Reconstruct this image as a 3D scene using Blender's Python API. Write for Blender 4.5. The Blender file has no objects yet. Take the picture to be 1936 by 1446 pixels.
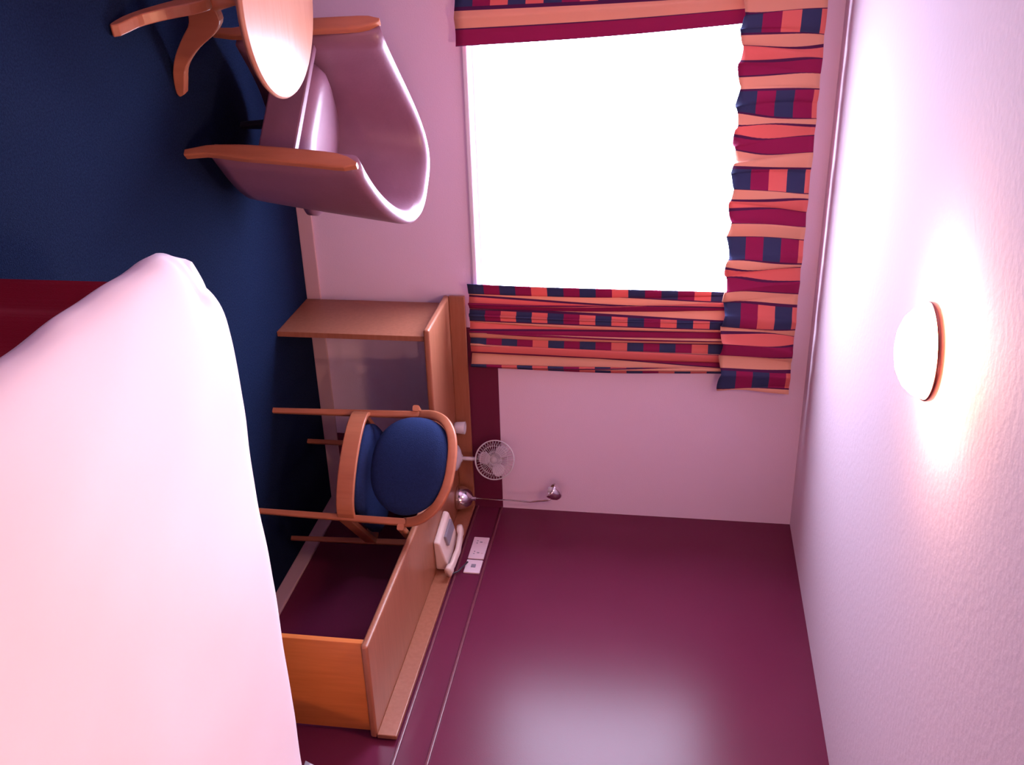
import bpy, bmesh, math, random
from mathutils import Vector, Matrix, noise
random.seed(4)
PI = math.pi
scene = bpy.context.scene
COL = scene.collection
H = 2.4
RX0, RY0 = -3.6, -5.9          # left wall, back wall

# ------------------------------------------------------------------ materials
def mat(name, col, rough=0.6, metal=0.0, spec=0.5, col2=None, nscale=8, mix=0.5, stretch=None,
        bump=0.0, bscale=60, sheen=0.0, emit=None, estr=0, transl=0.0, coat=0.0):
    m = bpy.data.materials.new(name); m.use_nodes = True
    nt = m.node_tree; N = nt.nodes; L = nt.links
    b = N['Principled BSDF']
    b.inputs['Roughness'].default_value = rough
    b.inputs['Metallic'].default_value = metal
    b.inputs['Specular IOR Level'].default_value = spec
    b.inputs['Base Color'].default_value = (*col, 1)
    if sheen: b.inputs['Sheen Weight'].default_value = sheen
    if coat:
        b.inputs['Coat Weight'].default_value = coat; b.inputs['Coat Roughness'].default_value = 0.25
    tc = N.new('ShaderNodeTexCoord'); mp = N.new('ShaderNodeMapping')
    L.new(tc.outputs['Object'], mp.inputs[0])
    if stretch: mp.inputs['Scale'].default_value = stretch
    if col2:
        n = N.new('ShaderNodeTexNoise'); n.inputs['Scale'].default_value = nscale
        n.inputs['Detail'].default_value = 6
        L.new(mp.outputs[0], n.inputs['Vector'])
        r = N.new('ShaderNodeValToRGB')
        r.color_ramp.elements[0].position = 0.5 - mix/2; r.color_ramp.elements[1].position = 0.5 + mix/2
        r.color_ramp.elements[0].color = (*col, 1); r.color_ramp.elements[1].color = (*col2, 1)
        L.new(n.outputs['Fac'], r.inputs[0]); L.new(r.outputs[0], b.inputs['Base Color'])
    if bump:
        n2 = N.new('ShaderNodeTexNoise'); n2.inputs['Scale'].default_value = bscale; n2.inputs['Detail'].default_value = 4
        L.new(tc.outputs['Object'], n2.inputs['Vector'])
        bp = N.new('ShaderNodeBump'); bp.inputs['Strength'].default_value = bump; bp.inputs['Distance'].default_value = 0.01
        L.new(n2.outputs['Fac'], bp.inputs['Height']); L.new(bp.outputs[0], b.inputs['Normal'])
    if emit:
        b.inputs['Emission Color'].default_value = (*emit, 1); b.inputs['Emission Strength'].default_value = estr
    return m

M = {}
M['mauve'] = mat('mauve_wall_paint', (.77, .58, .74), .75, bump=.10, bscale=160)
M['ceil'] = mat('ceiling_textured_paint', (.66, .49, .56), .85, bump=.13, bscale=45)
M['burg'] = mat('burgundy_wall_paint', (.125, .015, .045), .27, col2=(.135, .017, .049), nscale=3, bump=.03, bscale=200, spec=.2)
M['burg_trim'] = mat('burgundy_gloss_trim', (.15, .03, .05), .3)
M['carpet'] = mat('navy_carpet', (.003, .009, .034), .95, col2=(.009, .019, .060), nscale=150, mix=.35, bump=.7, bscale=320, spec=.08)
M['skirting'] = mat('skirting_gloss_paint', (.60, .38, .42), .4)
M['white'] = mat('white_window_board', (.75, .66, .75), .4)
M['pvc'] = mat('white_window_frame', (.8, .8, .82), .35)
M['wood'] = mat('beech_veneer', (.35, .125, .07), .36, col2=(.27, .09, .045), nscale=5, stretch=(1, 12, 12), mix=.6, spec=.4)
M['wood_lit'] = mat('beech_veneer_end_lit', (.66, .19, .045), .38, col2=(.54, .145, .03), nscale=5, stretch=(12, 12, 1), mix=.6)  # desk beech made brighter orange, warm lamp light put into the colour
M['tablewood'] = mat('pale_lacquered_beech', (.55, .26, .18), .3, col2=(.48, .21, .13), nscale=5, stretch=(1, 12, 12), mix=.6)
M['edge'] = mat('beech_edge_band', (.62, .25, .10), .3)
M['chairwood'] = mat('bent_beech_wood', (.50, .17, .085), .35, col2=(.40, .125, .06), nscale=6, stretch=(6, 6, 1), mix=.6)
M['leather'] = mat('mauve_leatherette', (.26, .11, .165), .40, col2=(.22, .09, .135), nscale=9, bump=.06, bscale=90, spec=.6, coat=.15)
M['navy'] = mat('navy_upholstery', (.008, .018, .075), .9, col2=(.012, .026, .10), nscale=120, bump=.3, bscale=300, spec=.2)
M['duvet'] = mat('pale_cotton_duvet', (.86, .75, .81), .8, col2=(.84, .72, .78), nscale=2.5, bump=.03, bscale=12, spec=.2)
M['red'] = mat('dark_red_bed_base', (.22, .003, .018), .85, bump=.2, bscale=200, spec=.2)
M['chrome'] = mat('polished_chrome', (.75, .70, .74), .16, metal=1)
M['brass'] = mat('dark_brass_ring', (.45, .16, .12), .25, metal=1)
M['plastic'] = mat('white_plastic', (.62, .56, .62), .4)
M['phone'] = mat('cream_plastic', (.72, .55, .50), .35)
M['dark'] = mat('dark_plastic', (.03, .025, .04), .4)
M['grey'] = mat('grey_keypad', (.25, .22, .27), .4)
M['socket'] = mat('white_socket_plate', (.78, .62, .68), .35)
M['lining'] = mat('cream_curtain_lining', (.8, .68, .66), .8)

def clear_mat(name, col, rough, trans):
    m = bpy.data.materials.new(name); m.use_nodes = True
    nt = m.node_tree; N = nt.nodes; L = nt.links
    for n in list(N): N.remove(n)
    o = N.new('ShaderNodeOutputMaterial'); mx = N.new('ShaderNodeMixShader')
    t = N.new('ShaderNodeBsdfTransparent'); g = N.new('ShaderNodeBsdfGlossy')
    g.inputs['Color'].default_value = (*col, 1); g.inputs['Roughness'].default_value = rough
    mx.inputs[0].default_value = 1 - trans
    L.new(t.outputs[0], mx.inputs[1]); L.new(g.outputs[0], mx.inputs[2]); L.new(mx.outputs[0], o.inputs[0])
    return m
M['glass'] = clear_mat('window_glass', (1, 1, 1), .02, .95)
def frost_mat():
    m = bpy.data.materials.new('clear_fan_blade_plastic'); m.use_nodes = True
    nt = m.node_tree; N = nt.nodes; L = nt.links
    b = N['Principled BSDF']; b.inputs['Base Color'].default_value = (.66, .55, .66, 1); b.inputs['Roughness'].default_value = .3
    b.inputs['Alpha'].default_value = .72
    return m
M['blade'] = frost_mat()
def opal():
    m = bpy.data.materials.new('lit_opal_glass'); m.use_nodes = True
    b = m.node_tree.nodes['Principled BSDF']
    b.inputs['Base Color'].default_value = (.9, .85, .8, 1); b.inputs['Roughness'].default_value = .2
    b.inputs['Emission Color'].default_value = (1, .58, .36, 1); b.inputs['Emission Strength'].default_value = LAMP
    return m
LAMP = 150.0
M['opal'] = opal()

def fabric():
    m = bpy.data.materials.new('striped_check_curtain_fabric'); m.use_nodes = True
    nt = m.node_tree; N = nt.nodes; L = nt.links
    b = N['Principled BSDF']; b.inputs['Roughness'].default_value = .85; b.inputs['Specular IOR Level'].default_value = .15
    out = N['Material Output']
    uv = N.new('ShaderNodeUVMap'); uv.uv_map = 'UVMap'
    sp = N.new('ShaderNodeSeparateXYZ'); L.new(uv.outputs[0], sp.inputs[0])
    navy = (.040, .048, .125, 1); burg = (.29, .014, .085, 1); salm = (.74, .165, .15, 1); pea = (.76, .36, .25, 1); line = (.09, .015, .075, 1)
    def frac(sock, per, off=0):
        a = N.new('ShaderNodeMath'); a.operation = 'MULTIPLY_ADD'; a.inputs[1].default_value = 1/per; a.inputs[2].default_value = off
        L.new(sock, a.inputs[0])
        f = N.new('ShaderNodeMath'); f.operation = 'FRACT'; L.new(a.outputs[0], f.inputs[0]); return f.outputs[0]
    def ramp(sock, stops):
        r = N.new('ShaderNodeValToRGB'); cr = r.color_ramp; cr.interpolation = 'CONSTANT'
        cr.elements[0].position = stops[0][0]; cr.elements[0].color = stops[0][1]
        cr.elements[1].position = stops[1][0]; cr.elements[1].color = stops[1][1]
        for p, c in stops[2:]:
            e = cr.elements.new(p); e.color = c
        L.new(sock, r.inputs[0]); return r.outputs[0]
    u = frac(sp.outputs[0], .42); v = frac(sp.outputs[1], .375)
    base = ramp(u, [(0, navy), (.30, line), (.315, pea), (.41, line), (.43, salm), (.57, line), (.59, burg), (.77, line), (.785, pea), (.97, line)])
    cA = ramp(v, [(0, navy), (.2, burg), (.4, navy), (.6, burg), (.8, salm)])
    cB = ramp(v, [(0, navy), (.2, burg), (.4, salm), (.6, navy), (.8, salm)])
    per2 = frac(sp.outputs[0], .84)
    W = (1, 1, 1, 1); K = (0, 0, 0, 1)
    sel = ramp(per2, [(0, K), (.5, W)])
    mc = N.new('ShaderNodeMixRGB'); L.new(sel, mc.inputs[0]); L.new(cA, mc.inputs[1]); L.new(cB, mc.inputs[2])
    chk = ramp(u, [(0, W), (.30, K)])
    mm = N.new('ShaderNodeMixRGB'); L.new(chk, mm.inputs[0]); L.new(base, mm.inputs[1]); L.new(mc.outputs[0], mm.inputs[2])
    L.new(mm.outputs[0], b.inputs['Base Color'])
    tr = N.new('ShaderNodeBsdfTranslucent'); L.new(mm.outputs[0], tr.inputs[0])
    mx = N.new('ShaderNodeMixShader'); mx.inputs[0].default_value = .12
    L.new(b.outputs[0], mx.inputs[1]); L.new(tr.outputs[0], mx.inputs[2]); L.new(mx.outputs[0], out.inputs[0])
    return m
M['fabric'] = fabric()

# ------------------------------------------------------------------ helpers
def link(name, bm, m, parent=None, smooth=False, bevel=0, loc=None, seg=2, recalc=True):
    if recalc: bmesh.ops.recalc_face_normals(bm, faces=bm.faces[:])
    me = bpy.data.meshes.new(name); bm.to_mesh(me); bm.free()
    o = bpy.data.objects.new(name, me); COL.objects.link(o)
    me.materials.append(m)
    if smooth:
        for p in me.polygons: p.use_smooth = True
    if parent: o.parent = parent
    if loc: o.location = loc
    if bevel:
        md = o.modifiers.new('bevel', 'BEVEL'); md.width = bevel; md.segments = seg; md.limit_method = 'ANGLE'
    return o
def thing(name, label, cat, loc=(0, 0, 0), rz=0, group=None):
    o = bpy.data.objects.new(name, None); COL.objects.link(o)
    o.empty_display_size = .1
    o.location = loc; o.rotation_euler = (0, 0, rz)
    o['label'] = label; o['category'] = cat
    if group: o['group'] = group
    return o
def tag(o, label, cat, group=None):
    o['label'] = label; o['category'] = cat
    if group: o['group'] = group
    return o
def struct(o): o['kind'] = 'structure'; return o
def box(bm, x0, x1, y0, y1, z0, z1):
    vs = [bm.verts.new((x, y, z)) for x in (x0, x1) for y in (y0, y1) for z in (z0, z1)]
    for f in ((0, 1, 3, 2), (4, 6, 7, 5), (0, 4, 5, 1), (2, 3, 7, 6), (0, 2, 6, 4), (1, 5, 7, 3)):
        bm.faces.new([vs[i] for i in f])
def B(*a):
    bm = bmesh.new(); box(bm, *a); return bm
def lathe(prof, seg=32, bm=None, cx=0, cy=0):
    bm = bm or bmesh.new(); rings = []
    for r, z in prof:
        if r < 1e-5: rings.append([bm.verts.new((cx, cy, z))])
        else: rings.append([bm.verts.new((cx + r*math.cos(2*PI*k/seg), cy + r*math.sin(2*PI*k/seg), z)) for k in range(seg)])
    for a, b in zip(rings, rings[1:]):
        for k in range(seg):
            k2 = (k+1) % seg
            if len(a) == 1 and len(b) == 1: continue
            if len(a) == 1: bm.faces.new((a[0], b[k], b[k2]))
            elif len(b) == 1: bm.faces.new((a[k], a[k2], b[0]))
            else: bm.faces.new((a[k], a[k2], b[k2], b[k]))
    return bm
def sweep(pts, sect, bm=None, up=Vector((0, 0, 1)), scales=None, closed=False):
    """sweep a closed 2D section (a,b) along pts; a along side vector, b along up-ish vector"""
    bm = bm or bmesh.new(); pts = [Vector(p) for p in pts]; rings = []
    n = len(pts)
    for i, p in enumerate(pts):
        if closed: t = pts[(i+1) % n] - pts[i-1]
        else: t = pts[min(i+1, n-1)] - pts[max(i-1, 0)]
        t.normalize(); side = t.cross(up)
        if side.length < 1e-4: side = t.cross(Vector((0, 1, 0)))
        side.normalize(); u = side.cross(t).normalized()
        s = scales[i] if scales else 1
        sa, sb = s if isinstance(s, tuple) else (s, s)
        rings.append([bm.verts.new(p + side*a*sa + u*b*sb) for a, b in sect])
    m = len(sect)
    for i in range(n if closed else n-1):
        a = rings[i]; b = rings[(i+1) % n]
        for k in range(m): bm.faces.new((a[k], a[(k+1) % m], b[(k+1) % m], b[k]))
    if not closed:
        bm.faces.new(rings[0]); bm.faces.new(rings[-1][::-1])
    return bm
def circ(r, n=10): return [(r*math.cos(2*PI*k/n), r*math.sin(2*PI*k/n)) for k in range(n)]
def rrect(w, h, r, n=3):
    out = []
    for cx, cy, a0 in ((w/2-r, h/2-r, 0), (-w/2+r, h/2-r, PI/2), (-w/2+r, -h/2+r, PI), (w/2-r, -h/2+r, 3*PI/2)):
        for k in range(n+1):
            a = a0 + PI/2*k/n; out.append((cx + r*math.cos(a), cy + r*math.sin(a)))
    return out
def extrude_profile(poly, t, plane='xz', bm=None):
    bm = bm or bmesh.new()
    def P(a, b, c): return (a, c, b) if plane == 'xz' else (a, b, c)
    A = [bm.verts.new(P(a, b, -t/2)) for a, b in poly]; Bv = [bm.verts.new(P(a, b, t/2)) for a, b in poly]
    bm.faces.new(A); bm.faces.new(Bv[::-1]); n = len(poly)
    for k in range(n): bm.faces.new((A[k], Bv[k], Bv[(k+1) % n], A[(k+1) % n]))
    return bm

# ------------------------------------------------------------------ room shell
T = .15
struct(link('floor', B(RX0-T, T, RY0-T, T, -.12, 0), M['carpet']))
struct(link('ceiling', B(RX0-T, T, RY0-T, T, H, H+.12), M['ceil']))
WX0, WX1, WZ0, WZ1 = -2.46, -1.04, .835, 2.12
bm = bmesh.new()
box(bm, RX0-T, WX0, 0, T, 0, H); box(bm, WX1, T, 0, T, 0, H)
box(bm, WX0, WX1, 0, T, 0, WZ0); box(bm, WX0, WX1, 0, T, WZ1, H)
struct(link('wall_window', bm, M['mauve']))
struct(link('wall_right', B(0, T, RY0-T, 0, 0, H), M['burg']))
struct(link('wall_left', B(RX0-T, RX0, RY0-T, 0, 0, H), M['mauve']))
struct(link('wall_back', B(RX0, 0, RY0-T, RY0, 0, H), M['mauve']))
ZB, ZL, ZD = .072, .802, .935
def skirting(x0, x1, y0, y1):
    bm = bmesh.new(); box(bm, x0, x1, y0, y1, 0, ZB); return bm
struct(link('baseboard_window', skirting(RX0, 0, -.014, 0), M['skirting'], bevel=.004))
struct(link('baseboard_right', skirting(-.014, 0, RY0, -.014), M['skirting'], bevel=.004))
# burgundy band round the corner behind the desk, and a sheet of the same colour beneath it
struct(link('trim_1', B(-1.02, 0, -.006, 0, .70, ZD), M['burg'], bevel=.002))
struct(link('trim_2', B(-.40, 0, -.005, 0, ZB, .70), M['burg']))
# two thin rails along the right wall
struct(link('trim_3', B(-.010, 0, RY0, -.006, ZD-.012, ZD), M['burg_trim'], bevel=.003))
struct(link('trim_4', B(-.010, 0, RY0, -.006, ZL-.006, ZL+.006), M['burg_trim'], bevel=.003))

# window: frame, mullions, pane, window board
w = bpy.data.objects.new('window_1', None); COL.objects.link(w); w['kind'] = 'structure'; w.location = (0, 0, 0)
bm = bmesh.new()
f = .05
box(bm, WX0, WX1, .085, .135, WZ0, WZ0+f); box(bm, WX0, WX1, .085, .135, WZ1-f, WZ1)
box(bm, WX0, WX0+f, .085, .135, WZ0+f, WZ1-f); box(bm, WX1-f, WX1, .085, .135, WZ0+f, WZ1-f)
link('window_frame', bm, M['pvc'], w, bevel=.006)
link('pane', B(WX0+f, WX1-f, .108, .114, WZ0+f, WZ1-f), M['glass'], w)
link('window_sill', B(WX0+.001, WX1-.001, -.02, .085, WZ0-.004, WZ0+.02), M['white'], w, bevel=.006)

# ------------------------------------------------------------------ curtains
def drape(x0, x1, z0, z1, ybase, amp, waves, fabw, name, label, cat, group=None, gather=0, over=.35, slant=0, skew=None, u0=0, seed=0, vo=0, ends=None, nz=30, hem=0.0):
    rnd = random.Random(seed)
    ph = [rnd.uniform(0, 6.28) for _ in range(6)]
    n = int(waves*14)
    me = bmesh.new(); uvl = me.loops.layers.uv.new('UVMap'); grid = []; us = []
    for j in range(nz+1):
        v = j/nz; z = z0 + (z1-z0)*v; row = []; acc = 0; prev = None
        for i in range(n+1):
            s = i/n
            a = amp*(1 - gather*(.6*v))
            wob = .35*math.sin(2*PI*s*waves*.37 + ph[0] + 2.2*v) + .25*math.sin(2*PI*s*waves*1.6 + ph[1] + v*.9)
            P = 2*PI*s*waves + ph[2] + .35*math.sin(3*v+ph[3]) + slant*(v-.5)*math.sin(2*PI*s*waves*.23 + ph[5])
            yy = ybase - a*(math.sin(P) + wob)
            xx = x0 + (x1-x0)*s + over*a*(math.sin(2*P + ph[4]*.2) + .5*math.sin(P*.5 + ph[4] + slant*v))
            if skew: xx += skew(s, v)
            zz = z + (hem*math.sin(2*PI*s*waves+ph[2]+.6) if j == 0 else 0)
            if ends and s > .999: pass
            row.append(me.verts.new((xx, yy, zz)))
        grid.append(row)
    for j in range(nz):
        for i in range(n):
            fc = me.faces.new((grid[j][i], grid[j][i+1], grid[j+1][i+1], grid[j+1][i]))
            for lp, (ii, jj) in zip(fc.loops, ((i, j), (i+1, j), (i+1, j+1), (i, j+1))):
                lp[uvl].uv = (u0 + fabw*ii/n, vo + (z1-z0)*jj/nz)
    o = link(name, me, M['fabric'], smooth=True, recalc=False)
    sd = o.modifiers.new('thick', 'SOLIDIFY'); sd.thickness = .003
    return tag(o, label, cat, group)
drape(-1.25, -.84, .815, 2.06, -.052, .019, 5.2, 1.34, 'curtain',
      'striped and checked curtain hanging right of the window, above the desk', 'curtain', u0=.0, seed=3, over=.7, slant=1.6,
      skew=lambda s, v: -.012*v*(1-s) + .012*(1-s)*math.sin(3*v))
drape(-2.74, -2.335, .815, 2.06, -.055, .014, 3.0, -.46, 'curtain',
      'striped and checked curtain hanging left of the window, behind the armchair', 'curtain', u0=.46+.248, seed=8,
      skew=lambda s, v: -.085*v*s + .008*math.sin(PI*v)*s)
drape(-2.80, -.79, 1.995, 2.315, -.118, .0155, 14, 2.7, 'pelmet_valance',
      'gathered striped and checked valance across the top of the window', 'valance', seed=5, u0=.81, vo=.0, nz=14, hem=.008, gather=.25, over=.62, slant=2.2)
r = thing('curtain_rail', 'white curtain rail board fixed above the window behind the gathered valance', 'curtain rail', (-1.8, 0, 2.3))
link('board', B(-.98, .985, -.080, 0, -.0, .015), M['white'], r, bevel=.002)
link('track', B(-.97, .98, -.06, -.045, -.04, 0), M['plastic'], r, bevel=.002)
bpy.context.view_layer.update()

# ------------------------------------------------------------------ corner desk
D1 = .452; ZT = .714; DX = -1.19; DY = -1.672; th = .028
desk = thing('corner_desk', 'L-shaped beech corner desk running under the window wall and along the burgundy wall', 'desk', (0, 0, 0))
poly = [(DX, -.016), (DX, -D1), (-D1-.03, -D1), (-D1, -D1-.03), (-D1, DY), (-.010, DY), (-.010, -.016)]
o = link('desktop', extrude_profile([(a, b) for a, b in poly], th, 'xy'), M['wood'], desk, bevel=.010, seg=4, loc=(0, 0, ZT-th/2))
link('upstand', B(DX, -.012, -.016-.018, -.016, ZT, .790), M['wood'], desk, bevel=.003)
link('upstand', B(-.030, -.011, DY, -.036, ZT, .790), M['wood'], desk, bevel=.003)
link('side_panel', B(-1.150, -1.125, -.428, -.016, 0, ZT-th), M['wood'], desk, bevel=.002)
link('end_panel', B(-.440, -.016, -1.640, -1.616, 0, ZT-th), M['wood_lit'], desk, bevel=.002)

# ------------------------------------------------------------------ desk chair (tucked into the corner, back to camera)
ea = Vector((.687, -.726, 0)); mid = Vector((-.831, -.585, 0)) + ea*.235
ch = thing('desk_chair', 'beech desk chair with round navy back pad, tucked into the corner of the desk', 'chair',
           (mid.x, mid.y, 0), math.atan2(ea.y, ea.x))
def leg_bm(x0, y0, x1, y1, z1, w0=.020, w1=.030):
    pts = [(x0 + (x1-x0)*t, y0 + (y1-y0)*t, z1*t) for t in (0, .25, .5, .75, 1)]
    return sweep(pts, rrect(1, 1, .25), up=Vector((0, 1, 0)), scales=[w0 + (w1-w0)*t for t in (0, .25, .5, .75, 1)])
for s in (-1, 1):
    link('leg', leg_bm(s*.232, 0, s*.243, 0, .690, .024, .032), M['chairwood'], ch, smooth=False)
    link('leg', leg_bm(s*.245, .50, s*.235, .47, .655, .022, .030), M['chairwood'], ch)
    link('armrest', sweep([(s*.268, -.020, .662), (s*.270, .10, .660), (s*.268, .28, .655), (s*.25, .485, .650)], rrect(.028, .030, .008)), M['chairwood'], ch)
    link('side_rail', B(s*.238-.011, s*.238+.011, .01, .48, .375, .430), M['chairwood'], ch, bevel=.003)
rail = [(.235*math.cos(PI*k/20), -.10*math.sin(PI*k/20), .418) for k in range(21)]
link('rear_rail', sweep(rail, rrect(.020, .078, .006)), M['chairwood'], ch)
link('front_rail', B(-.23, .23, .465, .487, .375, .430), M['chairwood'], ch, bevel=.003)
hoop = []
for k in range(41):
    a = PI*k/40; c = math.cos(a); s_ = math.sin(a)
    hoop.append((.243*math.copysign(abs(c)**.8, c), -.12*s_**1.1, .672 + .200*s_**.85))
link('back_hoop', sweep(hoop, rrect(.040, .026, .008), up=Vector((0, 1, 0))), M['chairwood'], ch, smooth=True)
# seat
bm = bmesh.new(); nr, na = 8, 40
def seat_out(a):
    c, s_ = math.cos(a), math.sin(a)
    x = .222*math.copysign(abs(c)**.45, c); y = .21 + (.265 if s_ > 0 else .275)*math.copysign(abs(s_)**(.45 if s_ > 0 else .8), s_)
    return x, y
def puff(fn, cx, cy, zt, zb, edge, bm, dome=.02):
    top = []; ctr = bm.verts.new((cx, cy, zt+dome))
    rings = []
    for j in range(1, nr+1):
        q = j/nr; z = zt + dome*(1-q*q) - (edge*max(0, (q-.8)/.2)**2)
        rings.append([bm.verts.new((cx + (fn(2*PI*k/na)[0]-cx)*q, cy + (fn(2*PI*k/na)[1]-cy)*q, z)) for k in range(na)])
    rings.append([bm.verts.new((*fn(2*PI*k/na), zb)) for k in range(na)])
    for k in range(na):
        bm.faces.new((ctr, rings[0][k], rings[0][(k+1) % na]))
    for a, b in zip(rings, rings[1:]):
        for k in range(na): bm.faces.new((a[k], b[k], b[(k+1) % na], a[(k+1) % na]))
    bm.faces.new(rings[-1][::-1])
    return bm
link('seat', puff(seat_out, 0, .2, .475, .432, .015, bm), M['navy'], ch, smooth=True)
# round upholstered back pad following the hoop
bm = bmesh.new(); nr2, na2 = 10, 48
def padpt(q, a, off):
    c, s_ = math.cos(a), math.sin(a)
    x = .220*math.copysign(abs(c)**.85, c)*q
    up = s_*q
    z = .672 + (.193 if up > 0 else .165)*math.copysign(abs(up)**1.0, up)
    bow = -.115*max(0, 1-(x/.243)**2)**.6*(min(1, max(0, (z-.38)/.42)))**.6
    return Vector((x, bow + off, z))
for off, sg in ((-.016, 1), (.016, -1)):
    rings = []
    for j in range(nr2+1):
        q = max(.001, j/nr2); o_ = off*math.sqrt(max(0, 1-(q**6))) + off*.15
        rings.append([bm.verts.new(padpt(q, 2*PI*k/na2, o_)) for k in range(na2)])
    bm.faces.new(rings[0])
    for a, b in zip(rings, rings[1:]):
        for k in range(na2): bm.faces.new((a[k], a[(k+1) % na2], b[(k+1) % na2], b[k]))
    if sg == 1: outer = rings[-1]
    else:
        for k in range(na2): bm.faces.new((outer[k], outer[(k+1) % na2], rings[-1][(k+1) % na2], rings[-1][k]))
link('back_pad', bm, M['navy'], ch, smooth=True)

# ------------------------------------------------------------------ tub armchair
R_ = Vector((-2.08, -1.02, 0)); L_ = Vector((-2.472, -.621, 0)); m0 = (R_+L_)/2
ac = thing('tub_armchair', 'mauve tub armchair with beech front edges standing beneath the window', 'armchair',
           (m0.x, m0.y, 0), math.atan2((R_-L_).y, (R_-L_).x))
def ucurve(th_, w, D, n):
    c, s_ = math.cos(th_), math.sin(th_)
    return w*math.copysign(abs(c)**n, c), D*abs(s_)**n
def shell_pt(q, v, inner):
    th_ = PI*q
    wT, DT = .312, .66; wB, DB = .272, .50
    vv = v**.9
    w = wB + (wT-wB)*vv; D = DB + (DT-DB)*vv
    k = .056*inner
    x, y = ucurve(th_, w-k, D-k*1.0, .66)
    y += .004
    zt = .635 + .085*math.sin(th_)**1.3
    zb = .095
    if v > 1: v = 1
    return Vector((x, y, zb + (zt-zb)*v))
bm = bmesh.new(); NQ = 64; grid = []
prof = [(i/14, 0, 0) for i in range(14)] + [(.97, 0, 0), (1, .08, .0), (1, .28, .010), (1, .5, .014), (1, .72, .010), (1, .92, 0), (.97, 1, 0)] + [(i/14, 1, 0) for i in range(13, -1, -1)]
for i in range(NQ+1):
    grid.append([bm.verts.new(shell_pt(i/NQ, v, inn) + Vector((0, 0, dz))) for v, inn, dz in prof])
m = len(prof)
for i in range(NQ):
    for k in range(m):
        k2 = (k+1) % m
        bm.faces.new((grid[i][k], grid[i][k2], grid[i+1][k2], grid[i+1][k]))
bm.faces.new(grid[0]); bm.faces.new(grid[-1][::-1])
link('shell', bm, M['leather'], ac, smooth=True)
for s in (1, -1):
    # front edge: a bowed strip of beech that ends in the foot
    pts = []; sc = []
    for k in range(17):
        t = k/16; z = .648*t
        v = max(0, (z-.095)/(.635-.095))
        x = .272 + (.316-.272)*(v**.9) - .024 if z > .095 else .272 - .024 + .012*(1-z/.095)
        x += .006 + (.008 if z > .55 else 0)*((z-.55)/.1 if z > .55 else 0)
        pts.append((s*x, -.006 - .012*math.sin(PI*t), z))
        wd = .026 + .034*min(1, t/.35) if t < .35 else .060
        if t > .84: wd = .060*math.sqrt(max(.04, 1-((t-.84)/.16)**2))
        sc.append((wd, .032))
    link('front_edge', sweep(pts, rrect(1, 1, .2), up=Vector((0, 1, 0)), scales=sc), M['chairwood'], ac)
# seat cushion and apron
bm = bmesh.new()
def cush(a):
    c, s_ = math.cos(a), math.sin(a)
    x = .236*math.copysign(abs(c)**.5, c)
    y = .30 + (.27 if s_ > 0 else .285)*math.copysign(abs(s_)**(.7 if s_ > 0 else .35), s_)
    return x, y
nr = 10; na = 56
link('seat_cushion', puff(cush, 0, .28, .428, .35, .042, bm, dome=.016), M['leather'], ac, smooth=True).rotation_euler = (math.radians(-8), 0, 0)
link('apron', B(-.238, .238, .026, .06, .25, .395), M['leather'], ac, bevel=.008)
for s in (-1, 1):
    link('leg', leg_bm(s*.10, .36, s*.10, .35, .115, .024, .034), M['dark'], ac)  # rear legs coloured dark to sink into the shade under the shell
link('seat_deck', B(-.215, .215, .05, .42, .255, .37), M['leather'], ac, bevel=.01)

# ------------------------------------------------------------------ round table
tx, ty, tz = -2.627, -1.055, .443
tb = thing('coffee_table', 'small round beech pedestal table in front of the mauve armchair', 'table', (tx, ty, 0))
link('tabletop', lathe([(0, tz-.030), (.29, tz-.030), (.312, tz-.026), (.324, tz-.014), (.324, tz-.008), (.318, tz), (0, tz)], 72), M['tablewood'], tb, bevel=.002, smooth=False)
link('column', lathe([(0, .10), (.030, .10), (.034, .12), (.034, .20), (.045, .215), (.036, .24), (.026, .28), (.030, .36), (.050, .395), (.07, .413), (0, .413)], 32), M['chairwood'], tb, smooth=True)
def S(t, pts):
    # catmull-rom
    n = len(pts)-1; x = t*n; i = min(int(x), n-1); u_ = x-i
    p0, p1, p2, p3 = (Vector(pts[max(i-1, 0)]), Vector(pts[i]), Vector(pts[i+1]), Vector(pts[min(i+2, n)]))
    return .5*((2*p1) + (p2-p0)*u_ + (2*p0-5*p1+4*p2-p3)*u_*u_ + (3*p1-p0-3*p2+p3)*u_**3)
top = [(.030, .215), (.075, .222), (.12, .185), (.17, .115), (.23, .060), (.29, .040), (.325, .030)]
bot = [(.335, .010), (.315, .0), (.25, .006), (.19, .030), (.13, .070), (.08, .108), (.030, .115)]
for ang in (-79, 11, 101, 191):
    prof2 = [tuple(S(k/20, top)) for k in range(21)] + [tuple(S(k/20, bot)) for k in range(21)]
    o = link('leg', extrude_profile(prof2, .038), M['chairwood'], tb, bevel=.006)
    o.rotation_euler = (0, 0, math.radians(ang))

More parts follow.
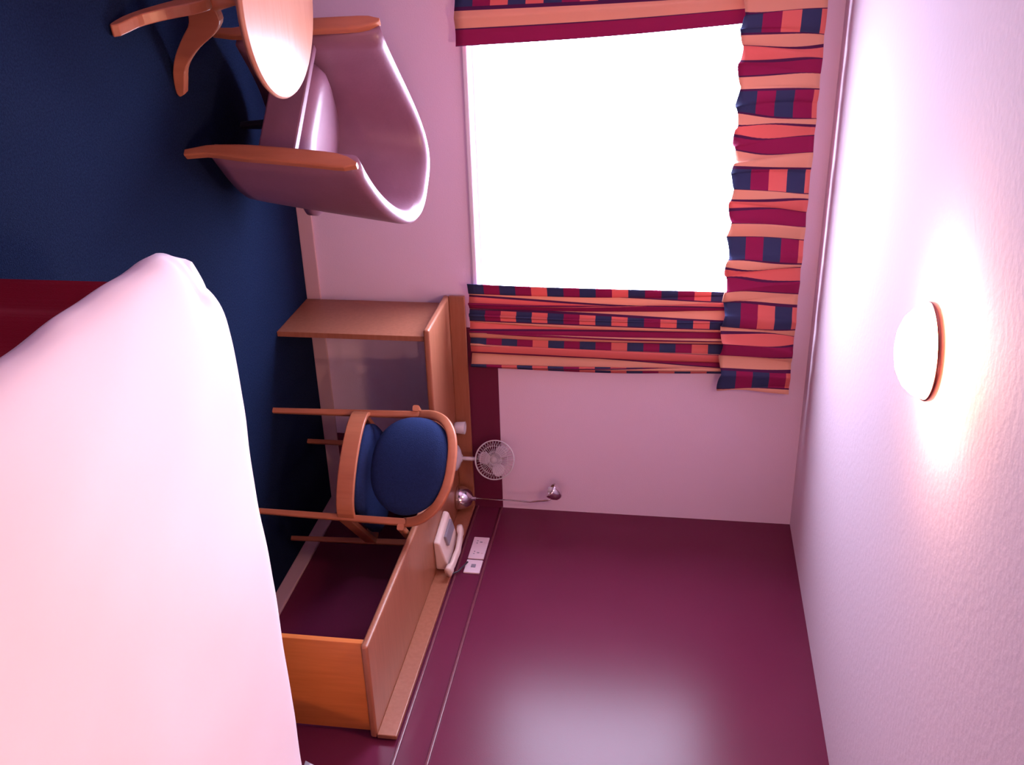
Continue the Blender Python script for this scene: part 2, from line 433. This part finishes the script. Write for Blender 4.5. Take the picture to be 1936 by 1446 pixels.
# ------------------------------------------------------------------ bed
bed = thing('bed', 'single bed with pale duvet over a dark red base, head against the burgundy wall', 'bed', (-1.0, -2.7, 0))
BX0, BX1, BY0, BY1 = -2.105, -.03, -3.45, -1.965
cxb, cyb = -1.0, -2.7
bm = bmesh.new(); NX, NY = 110, 84
def bedpt(i, j):
    # plan coordinate on an unrolled sheet; edges fold downwards
    fx, fy = i/NX, j/NY
    X = BX0 + (BX1-BX0)*fx; Y = BY0 + (BY1-BY0)*fy
    return X, Y
def duvet_z(X, Y):
    dL = X-BX0; dF = BY1-Y
    # soft shoulder at the foot, tighter one along the far side
    tL = max(0, 1-dL/.42); tF = max(0, 1-dF/.08); t2 = tL*tL + tF*tF
    z = .560
    if t2 > 0:
        drop = (tL*tL*.125 + tF*tF*.085)/t2
        z -= drop*(1-math.sqrt(1-min(1, t2)*.985))
    # tucked fold running in from the foot corner
    ax, ay, bx_, by_ = -2.10, -2.12, -1.90, -2.04
    ux, uy = bx_-ax, by_-ay; ll = math.hypot(ux, uy); tt = ((X-ax)*ux + (Y-ay)*uy)/ll/ll
    dd = ((X-ax)*-uy + (Y-ay)*ux)/ll
    if -.3 < tt < 1: z -= .008*math.sin(PI*(tt+.3)/1.3)*math.exp(-(dd/.012)**2)
    n = noise.noise(Vector((X*2.2, Y*2.2, .3)))*.010 + noise.noise(Vector((X*6+Y*2, Y*3, 1.3)))*.004
    return z + n
grid = []
for j in range(NY+1):
    row = []
    for i in range(NX+1):
        X, Y = bedpt(i, j)
        # round the far foot corner
        rc = .24; dx = (BX0+rc)-X; dy = Y-(BY1-rc)
        if dx > 0 and dy > 0:
            r_ = max(dx, dy); ang = math.atan2(dy, dx); e_ = .86
            k = r_/((abs(math.cos(ang))**(2.4)+abs(math.sin(ang))**(2.4))**(-1/2.4))/1.0
            q = r_/ (dx*dx+dy*dy)**.5
            sc_ = q*(.90 + .10*abs(math.cos(2*ang)))
            X2 = BX0+rc-dx*(sc_*.5+.5*1) if False else BX0+rc-dx*(1-(1-q)*.85); Y2 = BY1-rc+dy*(1-(1-q)*.85)
            z = duvet_z(X, Y)
            X, Y = X2, Y2
        else: z = duvet_z(X, Y)
        row.append(bm.verts.new((X-cxb, Y-cyb, z)))
    grid.append(row)
for j in range(NY):
    for i in range(NX):
        bm.faces.new((grid[j][i], grid[j][i+1], grid[j+1][i+1], grid[j+1][i]))
# hem skirt folded down then tucked under
bd = [grid[j][0] for j in range(0, NY+1)] + [grid[NY][i] for i in range(1, NX+1)]
prev = bd
cen = Vector((0, 0, 0))
for step, (dz, inw) in enumerate(((-.022, -.006), (-.045, .004), (-.058, .028), (-.05, .08))):
    ring = []
    for idx, v in enumerate(bd):
        nrm = Vector((0, 0, 0))
        d = Vector((v.co.x, v.co.y, 0)); 
        onleft = max(0, 1-(v.co.x+cxb-BX0)/.25); onfar = max(0, 1-(BY1-(v.co.y+cyb))/.25)
        nrm = Vector((-onleft, onfar, 0)); 
        if nrm.length > 0: nrm.normalize()
        wv = .008*math.sin(idx*.21)+.006*math.sin(idx*.47+1)
        ring.append(bm.verts.new(v.co + Vector((0, 0, dz*(1+wv*8))) - nrm*(inw + wv*.5)))
    for k in range(len(bd)-1): bm.faces.new((prev[k], prev[k+1], ring[k+1], ring[k]))
    prev = ring
link('duvet', bm, M['duvet'], bed, smooth=True)
link('mattress', B(-2.02-cxb, -.04-cxb, -3.42-cyb, -2.035-cyb, .30, .505), M['duvet'], bed, bevel=.05, seg=4)
# upholstered dark red base with a slight wave
bm = bmesh.new(); ring0 = []; ring1 = []
pl = []
x0, x1, y0, y1 = -2.04, -.04, -3.42, -2.185
for k in range(60): pl.append((x0 + .012*math.sin(k*.5), y0 + (y1-y0)*k/60))
for k in range(60): pl.append((x0 + (x1-x0)*k/60, y1 + .006*math.sin(k*.6)))
for k in range(10): pl.append((x1, y1 + (y0-y1)*k/10))
for k in range(10): pl.append((x1 + (x0-x1)*k/10, y0))
A_ = [bm.verts.new((a-cxb, b-cyb, .0)) for a, b in pl]; B_ = [bm.verts.new((a-cxb, b-cyb, .47)) for a, b in pl]
for k in range(len(pl)): bm.faces.new((A_[k], A_[(k+1) % len(pl)], B_[(k+1) % len(pl)], B_[k]))
bm.faces.new(A_[::-1]); bm.faces.new(B_)
link('bed_base', bm, M['red'], bed, smooth=False)
# pillow propped against the wall at the bed head: only its corner is in view
bm = bmesh.new(); n_ = 20; lay = []
for sg in (1, -1):
    g = []
    for j in range(n_+1):
        row = []
        for i in range(n_+1):
            a, b = i/n_*2-1, j/n_*2-1
            k = (1-a**4)*(1-b**4); th2 = .065*k**.5
            pin = 1 - .06*(1-abs(a)**2)*abs(b)**3 
            pin2 = 1 - .06*(1-abs(b)**2)*abs(a)**3
            row.append(bm.verts.new((sg*th2, a*.33*pin2, b*.22*pin)))
        g.append(row)
    lay.append(g)
    for j in range(n_):
        for i in range(n_): bm.faces.new((g[j][i], g[j][i+1], g[j+1][i+1], g[j+1][i]))
bmesh.ops.remove_doubles(bm, verts=bm.verts[:], dist=.0005)
pw = link('pillow', bm, M['duvet'], smooth=True, loc=(-.15, -2.34, .775))
pw.rotation_euler = (0, math.radians(20), 0)
tag(pw, 'white pillow propped at the head of the bed against the wall, its corner just visible', 'pillow')

# ------------------------------------------------------------------ ceiling light
cl = thing('ceiling_light', 'lit round opal ceiling light with a dark metal rim', 'ceiling light', (-1.905, -2.135, H))
link('glass_shade', lathe([(.096, -.002), (.108, -.010), (.113, -.030), (.112, -.050), (.103, -.070), (.086, -.088), (.06, -.101), (.03, -.108), (0, -.110)], 56), M['opal'], cl, smooth=True)
link('rim', lathe([(.1135, -.026), (.1175, -.026), (.1195, -.030), (.1195, -.040), (.1175, -.044), (.1135, -.044), (.1135, -.026)], 64), M['brass'], cl, smooth=True)

# ------------------------------------------------------------------ desk fan
fx, fy = -.345, -.102
fan = thing('desk_fan', 'small white desk fan with round guard standing at the back of the desk', 'fan', (fx, fy, ZT), math.radians(-30))
link('base', lathe([(0, 0), (.062, 0), (.066, .006), (.064, .014), (.045, .026), (.022, .034), (.016, .040), (0, .040)], 36), M['plastic'], fan, smooth=True)
link('stem', sweep([(0, 0, .035), (0, .004, .07), (0, .012, .11), (0, .012, .15)], circ(.010)), M['plastic'], fan, smooth=True)
hz = .205; gr = .098
mt = lathe([(0, -.03), (.020, -.028), (.030, -.01), (.030, .025), (.018, .045), (0, .05)], 24)
bmesh.ops.rotate(mt, verts=mt.verts[:], cent=(0, 0, 0), matrix=Matrix.Rotation(-PI/2, 3, 'X'))
bmesh.ops.translate(mt, verts=mt.verts[:], vec=(0, .03, hz))
link('motor_housing', mt, M['plastic'], fan, smooth=True)
bm = bmesh.new()
def ringp(r, y, n=40): return [(r*math.cos(2*PI*k/n), y, hz + r*math.sin(2*PI*k/n)) for k in range(n)]
sweep(ringp(gr, 0), circ(.0035, 6), bm, up=Vector((0, 1, 0)), closed=True)
sweep(ringp(gr, -.012), circ(.0025, 6), bm, up=Vector((0, 1, 0)), closed=True)
for rr, yy in ((.070, -.030), (.040, -.038)):
    sweep(ringp(rr, yy, 30), circ(.0013, 5), bm, up=Vector((0, 1, 0)), closed=True)
for k in range(40):
    a = 2*PI*k/40
    for sgn in (-1, 1):
        sweep([(.018*math.cos(a), sgn*.040, hz+.018*math.sin(a)), (.075*math.cos(a), sgn*.028, hz+.075*math.sin(a)), (gr*math.cos(a), 0, hz+gr*math.sin(a))], circ(.0011, 4), bm, up=Vector((0, 1, 0)))
link('guard', bm, M['plastic'], fan, smooth=True)
hub = lathe([(0, -.010), (.018, -.010), (.022, 0), (.022, .012), (0, .012)], 20)
bmesh.ops.rotate(hub, verts=hub.verts[:], cent=(0, 0, 0), matrix=Matrix.Rotation(PI/2, 3, 'X'))
bmesh.ops.translate(hub, verts=hub.verts[:], vec=(0, -.008, hz))
link('hub', hub, M['plastic'], fan, smooth=True)
for k in range(3):
    bm = bmesh.new(); a0 = 2*PI*k/3 + .4; g = []
    for i in range(9):
        r_ = .018 + .068*i/8; half = .62*math.sin(PI*(.22+.70*i/8))
        g.append([bm.verts.new((r_*math.cos(a0+half*(t/4-1)*1.0), -.006 + .012*(t/8-.5), hz + r_*math.sin(a0+half*(t/4-1)))) for t in range(9)])
    for i in range(8):
        for t in range(8): bm.faces.new((g[i][t], g[i][t+1], g[i+1][t+1], g[i+1][t]))
    o = link('blade', bm, M['blade'], fan, smooth=True)
    sd = o.modifiers.new('thick', 'SOLIDIFY'); sd.thickness = .0015
bm = bmesh.new(); box(bm, -.016, .016, -.07, -.05, .004, .014)
link('switch', bm, M['grey'], fan, bevel=.002)

# ------------------------------------------------------------------ desk lamp
lx, ly = -.110, -.102
dl = thing('desk_lamp', 'chrome desk lamp with domed base and thin arm in the desk corner', 'lamp', (lx, ly, ZT))
link('base', lathe([(0, 0), (.062, 0), (.064, .008), (.062, .030), (.052, .055), (.032, .074), (.012, .082), (.010, .10), (0, .10)], 40), M['chrome'], dl, smooth=True)
arm = [(0, 0, .085), (-.002, 0, .22), (.000, 0, .38), (-.016, -.002, .47), (-.035, -.004, .50)]
link('arm', sweep(arm, circ(.0045)), M['chrome'], dl, smooth=True)
hd = lathe([(0, .040), (.012, .040), (.026, .030), (.036, .010), (.040, -.014), (.041, -.026), (.037, -.026), (.034, -.010), (.022, .018), (0, .028)], 32)
bmesh.ops.rotate(hd, verts=hd.verts[:], cent=(0, 0, 0), matrix=Matrix.Rotation(math.radians(35), 3, 'Y'))
bmesh.ops.translate(hd, verts=hd.verts[:], vec=(-.065, -.004, .505))
link('lamp_shade', hd, M['chrome'], dl, smooth=True)
bb = lathe([(0, -.018), (.014, -.014), (.018, 0), (.012, .014), (0, .018)], 16)
bmesh.ops.translate(bb, verts=bb.verts[:], vec=(-.078, -.004, .488))
link('bulb', bb, M['plastic'], dl, smooth=True)

# ------------------------------------------------------------------ telephone with cable
ph = thing('telephone', 'cream corded telephone on the desk beside the wall sockets', 'telephone', (-.135, -.52, ZT), math.radians(8))
bm = bmesh.new()
# wedge body: long in y
sec = [(-.085, 0), (.085, 0), (.085, .055), (.07, .062), (-.075, .030), (-.085, .022)]
A_ = [bm.verts.new((x, -.115, z)) for x, z in sec]; B_ = [bm.verts.new((x, .115, z)) for x, z in sec]
bm.faces.new(A_); bm.faces.new(B_[::-1])
for k in range(len(sec)): bm.faces.new((A_[k], B_[k], B_[(k+1) % len(sec)], A_[(k+1) % len(sec)]))
link('body', bm, M['phone'], ph, bevel=.010, seg=3)
bm = sweep([(.0+.002*math.cos(t), .155*(t/10)-.02, .072+.018*math.sin(PI*(t+10)/20)) for t in range(-10, 11)], rrect(.036, .022, .009), scales=[1.35 if abs(t) > 7 else 1 for t in range(-10, 11)])
bmesh.ops.rotate(bm, verts=bm.verts[:], cent=(0, 0, .06), matrix=Matrix.Rotation(math.radians(-10), 3, 'Y'))
bmesh.ops.translate(bm, verts=bm.verts[:], vec=(.045, .0, .0))
link('handset', bm, M['phone'], ph, smooth=True)
bm = bmesh.new(); box(bm, -.062, -.006, -.045, .085, .040, .052)
bmesh.ops.rotate(bm, verts=bm.verts[:], cent=(-.034, 0, .046), matrix=Matrix.Rotation(math.radians(-12), 3, 'Y'))
link('keypad', bm, M['grey'], ph, bevel=.002)
ph_c = [(.080, -.08, .030), (.10, -.11, .024), (.095, -.14, .05), (.103, -.10, .10), (.103, -.03, .135)]
link('cable', sweep(ph_c, circ(.004, 8)), M['dark'], ph, smooth=True)

# sockets on the right wall
def plate(name, y0, y1, z0, z1, label, cat):
    t = thing(name, label, cat, (0, (y0+y1)/2, (z0+z1)/2), group=None)
    hw, hh = abs(y1-y0)/2, (z1-z0)/2
    link('plate', B(-.009, 0, -hw, hw, -hh, hh), M['socket'], t, bevel=.003)
    return t
p1 = plate('wall_socket', -.295, -.475, .836, .914, 'white double socket plate on the burgundy band, nearer the lamp', 'socket')
for s in (-1, 1):
    bm = bmesh.new(); box(bm, -.011, -.009, s*.045-.003, s*.045+.003, -.002, .010); box(bm, -.011, -.009, s*.045-.012, s*.045-.007, -.018, -.012); box(bm, -.011, -.009, s*.045+.007, s*.045+.012, -.018, -.012)
    link('socket_holes', bm, M['grey'], p1)
    link('switch', B(-.013, -.009, s*.045-.006, s*.045+.006, .018, .030), M['socket'], p1, bevel=.001)
p2 = plate('wall_socket', -.487, -.590, .836, .914, 'white single phone socket plate on the burgundy band, behind the telephone', 'socket')
link('telephone_port', B(-.012, -.009, -.012, .012, -.010, .012), M['grey'], p2, bevel=.001)

# small cup next to the fan
cup = link('cup', lathe([(0, 0), (.024, 0), (.028, .01), (.032, .055), (.030, .056), (.026, .012), (0, .008)], 28), M['plastic'], smooth=True, loc=(-.505, -.075, ZT))
tag(cup, 'small white cup on the desk, left of the white fan', 'cup')

# ------------------------------------------------------------------ lights
wd = bpy.data.worlds.new('world'); scene.world = wd; wd.use_nodes = True
bg = wd.node_tree.nodes['Background']; bg.inputs[0].default_value = (.72, .77, 1.03, 1); bg.inputs[1].default_value = 34
pl_ = bpy.data.lights.new('window_portal', 'AREA'); pl_.shape = 'RECTANGLE'; pl_.size = WX1-WX0; pl_.size_y = WZ1-WZ0
po = bpy.data.objects.new('window_portal', pl_); COL.objects.link(po)
po.location = ((WX0+WX1)/2, .145, (WZ0+WZ1)/2); po.rotation_euler = (-PI/2, 0, 0)
pl_.cycles.is_portal = True

# warm fill light added out of view behind the camera, no fixture modelled
l2 = bpy.data.lights.new('warm_fill_light', 'AREA'); l2.shape = 'DISK'; l2.size = .22; l2.energy = 60; l2.color = (1, .55, .36)
lo = bpy.data.objects.new('warm_fill_light', l2); COL.objects.link(lo); lo.location = (-1.0, -5.2, 2.30)

# ------------------------------------------------------------------ camera (the photo is a portrait shot stored on its side)
px = dict(loc=(-2.92714, -4.48199, 1.74410), yaw=.4554, pitch=-.14763, roll=.041045, f=1931.997)
cy, sy = math.cos(px['yaw']), math.sin(px['yaw']); cp, sp = math.cos(px['pitch']), math.sin(px['pitch'])
fwd = Vector((sy*cp, cy*cp, sp)); rt = Vector((cy, -sy, 0)); up = rt.cross(fwd)
cr, sr = math.cos(px['roll']), math.sin(px['roll'])
r2 = rt*cr + up*sr; u2 = up*cr - rt*sr
cam = bpy.data.cameras.new('camera'); cam.sensor_fit = 'HORIZONTAL'; cam.sensor_width = 36; cam.lens = 36*px['f']/1936
co = bpy.data.objects.new('camera', cam); COL.objects.link(co)
X, Y, Z = u2, -r2, -fwd
co.matrix_world = Matrix(((X.x, Y.x, Z.x, px['loc'][0]), (X.y, Y.y, Z.y, px['loc'][1]), (X.z, Y.z, Z.z, px['loc'][2]), (0, 0, 0, 1)))
scene.camera = co
vs = scene.view_settings; vs.view_transform = 'Standard'; vs.look = 'None'; vs.exposure = 0; vs.gamma = 1; vs.use_curve_mapping = False
